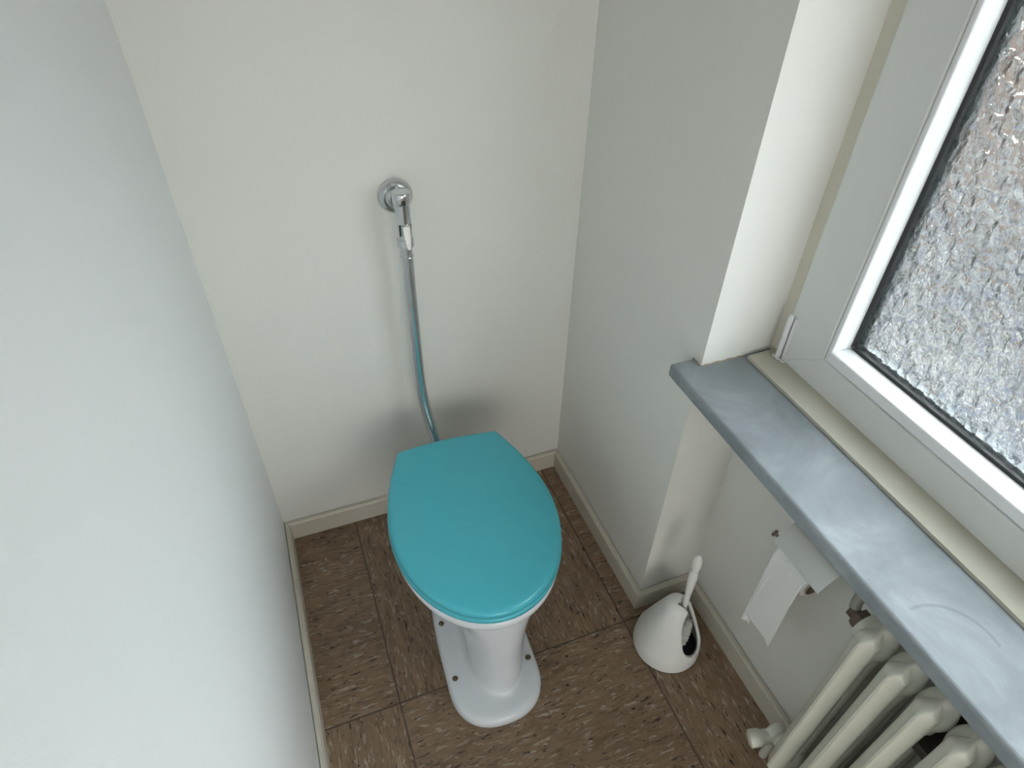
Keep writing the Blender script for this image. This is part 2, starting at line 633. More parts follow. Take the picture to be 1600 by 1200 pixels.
# ground outside
bm = bmesh.new()
box(bm, (OX + 0.02, -18, -0.6), (30, 18, -0.5))
struct('ground', bm, M['ground'])

# brick wall of the neighbouring building across the yard
bm = bmesh.new()
box(bm, (7.6, -14, -0.5), (8.0, 14, 1.9))
struct('wall_outside', bm, M['brick'])

# ------------------------------------------------------------------ window
win = bpy.data.objects.new('window_1', None)
COL.objects.link(win)
win['kind'] = 'structure'
win.location = (1.08, (-D + YW) / 2, 0.9)
WI = Matrix.Translation(-win.location)
def wpart(name, bm, mat, smooth=False, angle=None, parent=None):
    o = obj(name, bm, mat, None, smooth, angle)
    o.parent = parent or win
    o.matrix_parent_inverse = WI
    return o

def ring(bm, oy0, oy1, oz0, oz1, iy0, iy1, iz0, iz1, x0, x1, gap=0.00035, bev=0.0):
    """mitred rectangular frame in the y-z plane. outer y oy0..oy1 (oy0>oy1)"""
    O = [(oy0, oz0), (oy1, oz0), (oy1, oz1), (oy0, oz1)]
    I = [(iy0, iz0), (iy1, iz0), (iy1, iz1), (iy0, iz1)]
    for k in range(4):
        j = (k + 1) % 4
        q = [Vector(O[k]), Vector(O[j]), Vector(I[j]), Vector(I[k])]
        d = (q[1] - q[0]).normalized() * gap
        q = [q[0] + d, q[1] - d, q[2] - d, q[3] + d]
        b2 = bmesh.new()
        prism(b2, [tuple(v) for v in q], 'x', x0, x1)
        if bev:
            es = [e for e in b2.edges if all(abs(v.co.x - x0) < 1e-6 for v in e.verts)]
            es = [e for e in es if (abs(e.verts[0].co.y - e.verts[1].co.y) < 1e-4 or abs(e.verts[0].co.z - e.verts[1].co.z) < 1e-4)]
            bmesh.ops.bevel(b2, geom=es, offset=bev, segments=2, profile=0.5, affect='EDGES')
        me = bpy.data.meshes.new('tmp')
        b2.to_mesh(me)
        b2.free()
        bm.from_mesh(me)
        bpy.data.meshes.remove(me)

FZ0 = 0.868
bm = bmesh.new()
ring(bm, -D, YW, FZ0 - 0.008, WT, -0.640, YW + 0.07, FZ0 + 0.05, WT - 0.07, 1.064, 1.135)
wpart('outer_frame', bm, M['outer'])
bm = bmesh.new()
ring(bm, -0.603, YW + 0.031, FZ0 + 0.006, WT - 0.031, -0.704, YW + 0.132, 0.951, WT - 0.115, 1.056, 1.125, bev=0.003)
wpart('sash', bm, M['pvc'])
bm = bmesh.new()
ring(bm, -0.7045, YW + 0.1315, 0.9515, WT - 0.1155, -0.7145, YW + 0.122, 0.9745, WT - 0.1385, 1.0575, 1.100, bev=0.003)
wpart('glazing_bead', bm, M['pvc_bright'])
bm = bmesh.new()
ring(bm, -0.7140, YW + 0.1225, 0.9740, WT - 0.138, -0.7215, YW + 0.115, 0.9815, WT - 0.1455, 1.099, 1.112)
wpart('gasket', bm, M['black'])
bm = bmesh.new()
ring(bm, -0.7150, YW + 0.1215, 0.9750, WT - 0.139, -0.7275, YW + 0.1090, 0.9875, WT - 0.1515, 1.1125, 1.1240)
wpart('spacer_bar', bm, M['spacer'])
bm = bmesh.new()
box(bm, (1.103, YW + 0.117, 0.978), (1.109, -0.718, WT - 0.142))
wpart('pane', bm, M['glass'])
# cream ledge under the sash, with a slightly uneven front edge
bm = bmesh.new()
n = 60
top_f, top_b, bot_f, bot_b = [], [], [], []
for i in range(n + 1):
    y = -D - 0.012 + (YW + D + 0.012) * i / n
    e = 1.000 + 0.0004 * math.sin(i * 2.3) * math.sin(i * 0.9) + 0.0004 * random.uniform(-1, 1)
    top_f.append(bm.verts.new((e, y, SZ + 0.0075)))
    top_b.append(bm.verts.new((1.0635, y, SZ + 0.0095)))
    bot_f.append(bm.verts.new((e, y, SZ + 0.0002)))
    bot_b.append(bm.verts.new((1.0635, y, SZ + 0.0002)))
for i in range(n):
    bm.faces.new((top_f[i], top_b[i], top_b[i + 1], top_f[i + 1]))
    bm.faces.new((top_f[i], top_f[i + 1], bot_f[i + 1], bot_f[i]))
    bm.faces.new((bot_f[i], bot_f[i + 1], bot_b[i + 1], bot_b[i]))
    bm.faces.new((top_b[i], bot_b[i], bot_b[i + 1], top_b[i + 1]))
bm.faces.new((top_f[0], bot_f[0], bot_b[0], top_b[0]))
bm.faces.new((top_f[n], top_b[n], bot_b[n], bot_f[n]))
wpart('bottom_ledge', bm, M['ledge'])
# stone sill with a horn running past the pier corner
bm = bmesh.new()
pl = [(0.845, -D + 0.027), (W - 0.0005, -D + 0.027), (W - 0.0005, -D - 0.0008), (1.0635, -D - 0.0008), (1.0635, YW + 0.0008), (W - 0.0005, YW + 0.0008), (W - 0.0005, YW - 0.027), (0.845, YW - 0.027)]
prism(bm, pl, 'z', SZ - 0.030, SZ)
es = [e for e in bm.edges if all(v.co.x < 0.8455 for v in e.verts) or (all(v.co.y > -D + 0.0265 for v in e.verts))]
bmesh.ops.bevel(bm, geom=es, offset=0.006, segments=3, profile=0.5, affect='EDGES')
s = wpart('window_sill', bm, M['sill'])
s['label'] = 'grey stone window sill'
# grubby sealant where the plaster meets the sill
bm = bmesh.new()
tube(bm, catmull([(W - 0.0012, -D + 0.026, SZ), (W - 0.0012, -D + 0.012, SZ), (W - 0.0008, -D - 0.0008, SZ), (W + 0.03, -D - 0.0012, SZ), (W + 0.07, -D - 0.0016, SZ), (0.999, -D - 0.0020, SZ)], 5), [0.0016 + 0.0008 * math.sin(i * 1.7) for i in range(26)], 8)
wpart('sealant', bm, M['sealant'], True)
# hinge cover at the lower left corner of the sash
bm = bmesh.new()
lathe(bm, [(0, 0.0), (0, 0.0058), (0.113, 0.0058), (0.116, 0.004), (0.117, 0)], (1.052, -0.6085, FZ0 + 0.004), (0, 0, 1), 20, False, False)
box(bm, (1.052, -0.622, FZ0 + 0.006), (1.0565, -0.6165, 0.985), 0.001)
hg = wpart('hinge', bm, M['pvc_bright'], True, 40)
bm = bmesh.new()
box(bm, (1.0535, -0.6168, FZ0 + 0.010), (1.0575, -0.6146, 0.983))
o = obj('hinge_slit', bm, M['black'], hg)
o.matrix_parent_inverse = Matrix.Identity(4)
bm = bmesh.new()
for k, (yy, zz) in enumerate(((-0.604, 0.0), (-0.616, -0.001), (-0.627, 0.0))):
    pth = [(1.050 - 0.006 * math.sin(a), yy + 0.004 * math.cos(a), SZ + 0.0125 + zz + 0.001 * k) for a in [i * PI / 8 for i in range(0, 9)]]
    tube(bm, pth, 0.0013, 8)
o = obj('hinge_clip', bm, M['pvc_bright'], hg, True)
o.matrix_parent_inverse = Matrix.Identity(4)

# ------------------------------------------------------------------ toilet
TO = Vector((0.4745, -0.1855, 0.0))
yaw = -0.0459          # toilet axis is a little off square
toilet = thing('toilet', 'white porcelain toilet with closed teal lid and seat standing on the brown tile floor', 'toilet', TO, yaw)
# local frame: v forward = -y, u = x
def smooth_outline(L=0.5175):
    pts = []
    vm = 0.248
    # right side rear corner -> front -> left side
    right = []
    for i in range(14):
        v = vm * (i / 14)
        # catmull-like smooth of table
        s_ = v / vm
        right.append((0.1995 - 0.0655 * (1 - s_) ** 1.78, v))
    front = []
    for i in range(0, 41):
        a = PI * i / 40
        front.append((0.1995 * math.cos(a), vm + (L - vm) * math.sin(a) ** 0.98))
    left = [(-u, v) for u, v in right[::-1]]
    pts = right + front + left
    # gently bowed rear edge
    rear = []
    for i in range(1, 10):
        u = -0.134 + 0.268 * i / 10
        rear.append((u, -0.011 * (1 - (u / 0.134) ** 2)))
    return pts + rear
OUT = smooth_outline()
CEN = (0.0, 0.25)
def offset_outline(pts, d):
    """inward offset d along averaged normals (d<0 grows)"""
    n = len(pts)
    res = []
    for i in range(n):
        p0, p1, p2 = Vector(pts[i - 1]), Vector(pts[i]), Vector(pts[(i + 1) % n])
        t = ((p2 - p1).normalized() + (p1 - p0).normalized())
        t = t.normalized() if t.length > 1e-6 else (p2 - p0).normalized()
        nn = Vector((t.y, -t.x))
        if nn.dot(p1 - Vector(CEN)) > 0:
            nn = -nn
        q = p1 + nn * d
        res.append((q.x, q.y))
    return res
def R3(pts, z):
    return [(u, -v, z) for u, v in pts]
def scaled(pts, s_):
    return [(CEN[0] + (u - CEN[0]) * s_, CEN[1] + (v - CEN[1]) * s_) for u, v in pts]

# lid: rounded rim, slightly domed top
bm = bmesh.new()
prof = [(0.010, 0.4215), (0.0015, 0.4215), (0.0, 0.423), (0.0, 0.4295), (0.0012, 0.4335), (0.004, 0.4368), (0.009, 0.4388), (0.018, 0.4402)]
rings = [R3(offset_outline(OUT, d), z) for d, z in prof]
base = offset_outline(OUT, 0.018)
for s_ in (0.86, 0.7, 0.5, 0.3, 0.12):
    rings.append(R3(scaled(base, s_), 0.4402 + 0.0038 * (1 - s_ ** 2)))
loft(bm, rings)
obj('lid', bm, M['teal'], toilet, True, 50)['label'] = 'teal toilet lid'
# seat ring under the lid
bm = bmesh.new()
SO = offset_outline(OUT, -0.002)
prof = [(0.012, 0.4035), (0.002, 0.4035), (0.0, 0.4065), (0.0, 0.4135), (0.0015, 0.4165), (0.005, 0.4190)]
rings = [R3(offset_outline(SO, d), z) for d, z in prof]
inner_o = [(u * 0.64, 0.275 + (v - 0.275) * 0.68) for u, v in OUT]
rings.append(R3(inner_o, 0.4190))
rings.append(R3(inner_o, 0.4035))
V = loft(bm, rings, False, False)
nn = len(V[0])
for i in range(nn):
    j = (i + 1) % nn
    bm.faces.new((V[-1][i], V[-1][j], V[0][j], V[0][i]))
obj('seat', bm, M['teal'], toilet, True, 50)
# hinge blocks at the rear
for sx_ in (-0.075, 0.075):
    bm = bmesh.new()
    lathe(bm, [(0, 0), (0, 0.008), (0.045, 0.008), (0.045, 0)], (sx_ - 0.0225, 0.003, 0.414), (1, 0, 0), 20, False, False)
    box(bm, (sx_ - 0.012, -0.030, 0.4035), (sx_ + 0.012, 0.006, 0.414), 0.003)
    obj('hinge', bm, M['teal'], toilet, True, 40)

# bowl and pedestal: one lofted body
def egg(hw, vf, vb, z, k=72, uc=0.0, vm=None, pf=1.0, ph=1.0):
    """closed outline; hw half width, vf front v, vb back v"""
    if vm is None:
        vm = vf - hw * 1.05
    pts = []
    for i in range(k):
        a = 2 * PI * i / k
        c_, s_ = math.cos(a), math.sin(a)
        if s_ >= 0:
            e = pf
            u = hw * math.copysign(abs(c_) ** e, c_)
            v = vm + (vf - vm) * abs(s_) ** e
        else:
            e = ph
            u = hw * math.copysign(abs(c_) ** e, c_)
            v = vm - (vm - vb) * abs(s_) ** e
        pts.append((uc + u, -v, z))
    return pts
bm = bmesh.new()
uo = -0.008
rows = [   # half width, front v, back v, z, front exponent, rear exponent, sideways shift
    (0.1165, 0.567, 0.11, 0.0, 0.85, 0.55, -0.0105), (0.1185, 0.5695, 0.11, 0.006, 0.85, 0.55, -0.0105), (0.1185, 0.5695, 0.11, 0.016, 0.85, 0.55, -0.0105),
    (0.1165, 0.567, 0.112, 0.024, 0.85, 0.55, -0.0105), (0.1125, 0.5625, 0.114, 0.0295, 0.85, 0.55, -0.0105), (0.106, 0.555, 0.118, 0.0325, 0.85, 0.55, -0.0100),
    (0.098, 0.545, 0.122, 0.0330, 0.86, 0.55, -0.0085), (0.088, 0.532, 0.126, 0.0318, 0.88, 0.55, -0.005), (0.079, 0.521, 0.13, 0.0312, 0.92, 0.55, -0.001), (0.074, 0.514, 0.132, 0.0325, 0.95, 0.55, 0.001),
    (0.0712, 0.5100, 0.134, 0.0365, 0.96, 0.56, 0.002), (0.0695, 0.5080, 0.136, 0.046, 0.97, 0.6, 0.003), (0.0690, 0.5070, 0.138, 0.062, 0.98, 0.62, 0.005), (0.0700, 0.5065, 0.14, 0.085, 1, 0.65, 0.007), (0.0735, 0.506, 0.14, 0.12, 1, 0.7, 0.009), (0.0805, 0.506, 0.135, 0.17, 1, 0.75, 0.009),
    (0.091, 0.506, 0.125, 0.22, 1, 0.8, 0.008), (0.106, 0.506, 0.11, 0.262, 1, 0.85, 0.007), (0.124, 0.506, 0.095, 0.296, 1, 0.9, 0.005), (0.146, 0.5065, 0.08, 0.326, 1, 0.95, 0.003),
    (0.166, 0.507, 0.066, 0.350, 1, 1, 0), (0.1775, 0.5075, 0.056, 0.363, 1, 1, 0), (0.1825, 0.508, 0.05, 0.3690, 1, 1, 0), (0.185, 0.5085, 0.048, 0.3710, 1, 1, 0),
    (0.1925, 0.5135, 0.044, 0.3712, 1, 1, 0), (0.1955, 0.5170, 0.04, 0.3735, 1, 1, 0), (0.197, 0.5190, 0.038, 0.379, 1, 1, 0), (0.197, 0.5190, 0.038, 0.395, 1, 1, 0), (0.192, 0.514, 0.042, 0.4015, 1, 1, 0), (0.184, 0.506, 0.05, 0.403, 1, 1, 0),
    (0.125, 0.445, 0.13, 0.403, 1, 1, 0), (0.118, 0.437, 0.14, 0.396, 1, 1, 0), (0.105, 0.42, 0.15, 0.34, 1, 1, 0), (0.06, 0.37, 0.19, 0.24, 1, 1, 0), (0.02, 0.3, 0.25, 0.20, 1, 1, 0)]
rings = []
for (hw, vf, vb, z, pf, ph, uc) in rows:
    blend = min(1, z / 0.30)
    vm = (vf - hw * 1.02) * (1 - blend) + 0.255 * blend
    if z < 0.05:
        vm = vf - 0.118
    rings.append(egg(hw, vf, vb, z, 80, uc, vm, pf, ph))
loft(bm, rings)
# inlet spud for the flush pipe at the back and the outlet trap
tube(bm, [(0.0, -0.10, 0.335), (0.0, -0.05, 0.335), (0.0, 0.0020, 0.335)], [0.034, 0.031, 0.031], 32)
tube(bm, catmull([(uo, -0.20, 0.20), (uo, -0.12, 0.23), (uo, -0.065, 0.17), (uo, -0.06, 0.08), (uo, -0.06, 0.0)], 6), 0.052, 32)
bowl = obj('bowl', bm, M['porcelain'], toilet, True, 60)
bowl['label'] = 'white porcelain bowl and pedestal foot'
# floor screws through the foot
for (u, v) in ((-0.1055, 0.2775), (-0.1075, 0.4335), (0.0875, 0.2775), (0.0875, 0.4375)):
    bm = bmesh.new()
    lathe(bm, [(0, 0), (0, 0.0075), (0.003, 0.0075), (0.0055, 0.0045), (0.006, 0)], (u, -v, 0.0300), (0, 0, 1), 20, False, False)
    box(bm, (u - 0.006, -v - 0.0008, 0.0355), (u + 0.006, -v + 0.0008, 0.0370))
    obj('screw', bm, M['screw'], bowl, True, 40)

# ------------------------------------------------------------------ flush pipe with valve
PX, PY = 0.4375, -0.070
fp = thing('flush_pipe', 'chrome flush pipe with lever valve running down the back wall to the toilet', 'pipe', (PX, 0.0, 1.045))
FI = Matrix.Translation((-PX, 0, -1.045))
def fpart(name, bm, mat, angle=40, parent=None):
    o = obj(name, bm, mat, parent or fp, True, angle)
    if parent is None:
        o.matrix_parent_inverse = FI
    return o
bm = bmesh.new()
lathe(bm, [(0, 0), (0, 0.0395), (0.004, 0.0395), (0.010, 0.0375), (0.0155, 0.033), (0.018, 0.028), (0.0165, 0.0255), (0.013, 0.024), (0.013, 0)], (PX, -0.0005, 1.050), (0, -1, 0), 56, False, False)
fpart('wall_flange', bm, M['steel'])
bm = bmesh.new()
lathe(bm, [(0, 0), (0, 0.0175), (0.05, 0.0165), (0.066, 0.0165), (0.066, 0)], (PX, -0.008, 1.050), (0, -1, 0), 36, False, False)
lathe(bm, [(0, 0), (0, 0.0165), (0.084, 0.0165), (0.0845, 0.0175), (0.090, 0.020), (0.108, 0.0203), (0.1105, 0.0195), (0.112, 0.0175), (0.112, 0)], (PX, PY, 0.978), (0, 0, 1), 40, False, False)
fpart('valve_body', bm, M['chrome'])
# notch on the front of the cap, with side slots
bm = bmesh.new()
box(bm, (PX - 0.0035, PY - 0.0213, 1.066), (PX + 0.0035, PY - 0.018, 1.076), 0.0006)
box(bm, (PX - 0.0008, PY - 0.0171, 1.022), (PX + 0.0008, PY - 0.0158, 1.0625))
box(bm, (PX - 0.0135, PY - 0.0136, 0.992), (PX - 0.0105, PY - 0.0095, 1.018), 0.0004)
box(bm, (PX + 0.0105, PY - 0.0136, 1.008), (PX + 0.0135, PY - 0.0095, 1.018), 0.0004)
fpart('slot', bm, M['black'])
# wedge lever
bm = bmesh.new()
pl = [(-0.0100, 1.0185), (0.0100, 1.0185), (0.0090, 0.995), (0.0060, 0.972), (0.0035, 0.966), (-0.0035, 0.966), (-0.0060, 0.972), (-0.0090, 0.995)]
A, B, Cc = [], [], []
for (u, z) in pl:
    dy = 0.0165 + 0.013 * (1.0185 - z) / 0.0525
    A.append((PX + u * 1.1 + 0.001, PY - 0.012, z))
    B.append((PX + u * 1.05 + 0.001, PY - dy - 0.001, z))
    Cc.append((PX + u * 0.72 + 0.001, PY - dy - 0.003, 0.966 + (z - 0.966) * 0.92 + 0.002))
loft(bm, [A, B, Cc])
fpart('lever', bm, M['chrome'], 25)
bm = bmesh.new()
lathe(bm, [(0, 0), (0, 0.0150), (0.001, 0.0190), (0.016, 0.0192), (0.018, 0.0180), (0.018, 0)], (PX, PY, 0.962), (0, 0, 1), 40, False, False)
fpart('collar', bm, M['chrome'])
bm = bmesh.new()
lathe(bm, [(0, 0), (0, 0.0148), (0.0012, 0.0155), (0.0024, 0.0148), (0.0024, 0)], (PX, PY, 0.935), (0, 0, 1), 40, False, False)
fpart('pipe_ring', bm, M['chrome'])
bm = bmesh.new()
ctrl = [(PX, PY, 0.965), (PX, PY, 0.85), (PX + 0.0005, PY, 0.74), (PX + 0.001, PY, 0.63), (PX + 0.002, PY - 0.002, 0.56), (PX + 0.006, PY - 0.010, 0.49), (PX + 0.014, PY - 0.028, 0.425), (PX + 0.023, PY - 0.055, 0.375), (PX + 0.0305, PY - 0.088, 0.345), (PX + 0.0335, PY - 0.108, 0.337)]
tube(bm, catmull(ctrl, 10), 0.0138, 32)
fpart('pipe', bm, M['steel'], 60)
bm = bmesh.new()
lathe(bm, [(0, 0), (0, 0.019), (0.003, 0.028), (0.020, 0.033), (0.0265, 0.033), (0.0275, 0.03), (0.0275, 0)], (PX + 0.0330, -0.1520, 0.3365), (0.02, -1, 0), 32, False, False)
fpart('rubber_cuff', bm, M['black'])

# ------------------------------------------------------------------ toilet brush and its holder
HX, HY = 0.915, -0.703
holder = thing('brush_holder', 'white plastic bell-shaped toilet brush holder with open side on the floor', 'brush holder', (HX, HY, 0))
bm = bmesh.new()
NA = 160
prof = []
for i in range(12):
    z = 0.006 + 0.039 * i / 12
    prof.append((z, 0.0885 - 0.0035 * (i / 12) ** 2))
for i in range(54):
    z = 0.045 + 0.146 * i / 54
    prof.append((z, 0.085 - 0.051 * i / 54 + 0.0012 * math.sin(PI * i / 54)))
PHI = math.atan(0.47)
R_TOP = 0.034 / math.cos(PHI)
for i in range(14):
    a = PHI + (PI / 2 - PHI) * i / 14
    prof.append((0.191 - R_TOP * math.sin(PHI) + R_TOP * math.sin(a), R_TOP * math.cos(a)))
Z_TOP = 0.191 - R_TOP * math.sin(PHI) + R_TOP
AZ0 = math.radians(-58)
grid = []
for (z, r) in prof:
    grid.append([bm.verts.new((r * math.cos(2 * PI * k / NA), r * math.sin(2 * PI * k / NA), z)) for k in range(NA)])
for i in range(len(prof) - 1):
    zc = (prof[i][0] + prof[i + 1][0]) / 2
    for k in range(NA):
        az = 2 * PI * (k + 0.5) / NA
        da = (az - AZ0 + PI) % (2 * PI) - PI
        lo, hi = 0.046, 0.198
        zz = 2 * (zc - lo) / (hi - lo) - 1
        half = math.radians(43 + 7 * zz) * max(0.0, 1 - abs(zz) ** 3.2) ** 0.5 if -1 < zz < 1 else 0
        slot = zc > 0.172 and abs(da) < PI / 2 and prof[i][1] * abs(math.sin(da - math.radians(11))) < 0.0132 and prof[i + 1][1] > 0.003
        if abs(da) < half or slot:
            continue
        bm.faces.new((grid[i][k], grid[i][(k + 1) % NA], grid[i + 1][(k + 1) % NA], grid[i + 1][k]))
tip = bm.verts.new((0, 0, Z_TOP))
for k in range(NA):
    bm.faces.new((grid[-1][k], grid[-1][(k + 1) % NA], tip))
loose = [v for v in bm.verts if not v.link_faces]
bmesh.ops.delete(bm, geom=loose, context='VERTS')
# relax the stepped rim of the opening
bnd = [v for v in bm.verts if any(e.is_boundary for e in v.link_edges) and v.co.z > 0.02]
for _ in range(6):
    new = {}
    for v in bnd:
        nb = [e.other_vert(v) for e in v.link_edges if e.is_boundary]
        if len(nb) == 2:
            new[v] = v.co * 0.4 + (nb[0].co + nb[1].co) * 0.3
    for v, c_ in new.items():
        v.co = c_
shell = obj('shell', bm, M['white_plastic'], holder, True)
sm = shell.modifiers.new('thickness', 'SOLIDIFY')
sm.thickness = 0.0085
sm.offset = -1
sm.use_rim = True
bm = bmesh.new()
lathe(bm, [(0, 0), (0, 0.0865), (0.0065, 0.0865), (0.0065, 0.078), (0.014, 0.076), (0.014, 0)], (0, 0, 0.0), (0, 0, 1), 64, False, False)
obj('base', bm, M['black'], holder, True, 40)['label'] = 'black base'

brush = thing('toilet_brush', 'white plastic toilet brush with slender handle standing in the bell-shaped holder', 'toilet brush', (HX, HY, 0.0142))
BI = Matrix.Translation((-HX, -HY, -0.0142))
bm = bmesh.new()
h0 = Vector((0.9240, -0.7168, 0.1375))
h1 = Vector((0.9305, -0.6992, 0.3930))
ax = (h1 - h0)
L_ = ax.length
prof = [(0, 0), (0, 0.007), (0.02, 0.0072), (0.055, 0.0062), (0.08, 0.0058), (0.11, 0.0066), (0.15, 0.0088), (0.175, 0.0096), (0.192, 0.0088), (0.199, 0.0072), (0.203, 0.0070), (0.208, 0.0085), (0.222, 0.0102), (0.236, 0.0100), (0.247, 0.0080), (0.254, 0.0045), (0.2565, 0)]
prof = [(a, r * (1.18 if a > 0.06 else 1.0)) for a, r in prof]
k_ = L_ / 0.2565
lathe(bm, [(a * k_, r) for a, r in prof], h0, ax, 28, False, False)
o = obj('handle', bm, M['white_plastic'], brush, True)
o.matrix_parent_inverse = BI
bm = bmesh.new()
bc = Vector((0.928, -0.7185, 0.012))
lathe(bm, [(0.03, 0), (0.03, 0.006), (0.13, 0.006), (0.13, 0)], bc + Vector((0, 0, 0.0025)), (-0.02, 0.01, 1), 12, False, False)
rnd = random.Random(3)
for i in range(1100):
    a = rnd.uniform(0, 2 * PI)
    z = rnd.uniform(0.035, 0.124)
    rr = (0.034 if z < 0.10 else 0.034 * math.sqrt(max(0.05, 1 - ((z - 0.10) / 0.045) ** 2))) * rnd.uniform(0.85, 1.0)
    p0 = bc + Vector((-0.02 * z, 0.01 * z, z))
    p1 = p0 + Vector((rr * math.cos(a), rr * math.sin(a), rnd.uniform(-0.004, 0.005)))
    q = Vector((p1.x - HX, p1.y - HY))
    zi = p1.z + 0.004
    r_in = (0.085 - 0.051 * max(0.0, zi - 0.045) / 0.146) - 0.0125
    daz = (math.atan2(q.y, q.x) - AZ0 + PI) % (2 * PI) - PI
    if q.length > r_in and not (abs(daz) < math.radians(30) and 0.075 < p1.z < 0.16):
        continue
    tube(bm, [p0, p1], [0.0009, 0.0007], 4)
o = obj('bristles', bm, M['bristle'], brush, True)
o.matrix_parent_inverse = BI
o['kind'] = 'stuff'

# ------------------------------------------------------------------ toilet paper holder and roll
ph = thing('toilet_paper_holder', 'chrome toilet paper holder with curved cover on the wall under the sill', 'toilet paper holder', (RX, -0.90, 0.69))
PI_ = Matrix.Translation((-RX, 0.90, -0.69))
def ppart(name, bm, mat, smooth=True, angle=40):
    o = obj(name, bm, mat, ph, smooth, angle)
    o.matrix_parent_inverse = PI_
    return o
Y0, Y1 = -0.836, -0.962
bm = bmesh.new()
arc = catmull([(0.9590, 0, 0.6185), (0.9630, 0, 0.6245), (0.9780, 0, 0.6430), (0.9960, 0, 0.6610), (1.0200, 0, 0.6770), (1.0420, 0, 0.6850), (1.0560, 0, 0.6880)], 6)
th = 0.0012
up = [(p.x, p.z) for p in arc]
dn = [(p.x + th * 0.6, p.z - th) for p in arc][::-1]
prism(bm, up + dn, 'y', Y0, Y1)
ppart('cover', bm, M['brushed'], True, 45)
bm = bmesh.new()
box(bm, (1.060, Y1 + 0.006, 0.615), (RX + 0.0005, Y0 - 0.006, 0.700), 0.001)
lathe(bm, [(0, 0), (0, 0.004), (0.118, 0.004), (0.118, 0)], (1.057, Y0 - 0.004, 0.690), (0, -1, 0), 16, False, False)
ppart('back_plate', bm, M['brushed'])
bm = bmesh.new()
tube(bm, catmull([(1.061, Y0 + 0.001, 0.630), (1.040, Y0 + 0.001, 0.600), (1.012, Y0 + 0.001, 0.576), (0.999, Y0 + 0.001, 0.573), (0.997, Y0 - 0.012, 0.573), (0.997, Y1 + 0.030, 0.573)], 5), 0.0026, 12)
ppart('wire_arm', bm, M['steel'])
bm = bmesh.new()
lathe(bm, [(0, 0), (0, 0.0030), (0.006, 0.0030), (0.006, 0.0072), (0.009, 0.0080), (0.0115, 0.0064), (0.0125, 0)], (0.9680, -0.8345, 0.6255), (-0.35, 0.75, 0.35), 20, False, False)
ppart('pivot_knob', bm, M['rust'])['label'] = 'dark round knob'

AX, AZ = 0.9975, 0.573
roll = thing('toilet_roll', 'nearly used-up white toilet roll with a torn sheet hanging from the chrome holder', 'toilet roll', (AX, -0.885, AZ))
RI = Matrix.Translation((-AX, 0.885, -AZ))
RY0, RY1, RR = -0.8415, -0.9275, 0.0310
bm = bmesh.new()
# wound paper as a hollow cylinder
for (ra, rb) in ((RR, 0.0225),):
    rings = []
    for (y, r) in ((RY0, rb), (RY0, ra), (RY1, ra), (RY1, rb)):
        rings.append([(AX + r * math.cos(2 * PI * k / 48), y, AZ + r * math.sin(2 * PI * k / 48)) for k in range(48)])
    V = loft(bm, rings, False, False)
    for i in range(48):
        j = (i + 1) % 48
        bm.faces.new((V[-1][i], V[-1][j], V[0][j], V[0][i]))
o = obj('wound_paper', bm, M['paper'], roll, True, 40)
o.matrix_parent_inverse = RI
bm = bmesh.new()
rings = []
for (y, r) in ((RY0 - 0.0005, 0.0205), (RY0 - 0.0005, 0.0225), (RY1 - 0.004, 0.0225), (RY1 - 0.004, 0.0205)):
    rings.append([(AX + r * math.cos(2 * PI * k / 40), y, AZ + r * math.sin(2 * PI * k / 40)) for k in range(40)])
V = loft(bm, rings, False, False)
for i in range(40):
    j = (i + 1) % 40
    bm.faces.new((V[-1][i], V[-1][j], V[0][j], V[0][i]))
o = obj('cardboard_core', bm, M['card'], roll, True, 40)
o.matrix_parent_inverse = RI
o['label'] = 'brown cardboard core'
# hanging sheet: over the front of the roll and down
bm = bmesh.new()
def sheet(bm, ya, yb, zend, off, nu=24, nv=70, phase=0.0):
    rows = []
    for i in range(nu + 1):
        s_ = i / nu
        y = ya + (yb - ya) * s_
        zb = zend(s_)
        colm = []
        for j in range(nv + 1):
            q = j / nv
            r = RR + off
            if q < 0.25:
                a = PI / 2 + (q / 0.25) * PI / 2
                x, z = AX + r * math.cos(a), AZ + r * math.sin(a)
            else:
                k = (q - 0.25) / 0.75
                z = AZ + (zb - AZ) * k
                x = AX - r - 0.004 * math.sin(k * PI * 0.9) * 0.6 + 0.0025 * math.sin(s_ * 5 + k * 4 + phase) * k
            colm.append(bm.verts.new((x, y, z)))
        rows.append(colm)
    for a, b in zip(rows, rows[1:]):
        for j in range(nv):
            bm.faces.new((a[j], b[j], b[j + 1], a[j + 1]))
rn = random.Random(5)
jit = [rn.uniform(-0.0012, 0.0012) for _ in range(40)]
sheet(bm, RY0, RY1 + 0.0015, lambda s_: 0.362 - 0.010 * s_ + jit[int(s_ * 24)] - 0.004 * max(0, (s_ - 0.85) / 0.15), 0.0012)
sheet(bm, RY0 + 0.001, RY0 - 0.020, lambda s_: 0.327 + 0.010 * s_ + jit[int(s_ * 24) + 3] * 1.5 - 0.0 * s_, 0.0004, 8, 70, 0.3)
o = obj('hanging_sheet', bm, M['paper'], roll, True)
o.matrix_parent_inverse = RI
so = o.modifiers.new('ply', 'SOLIDIFY')
so.thickness = 0.0004

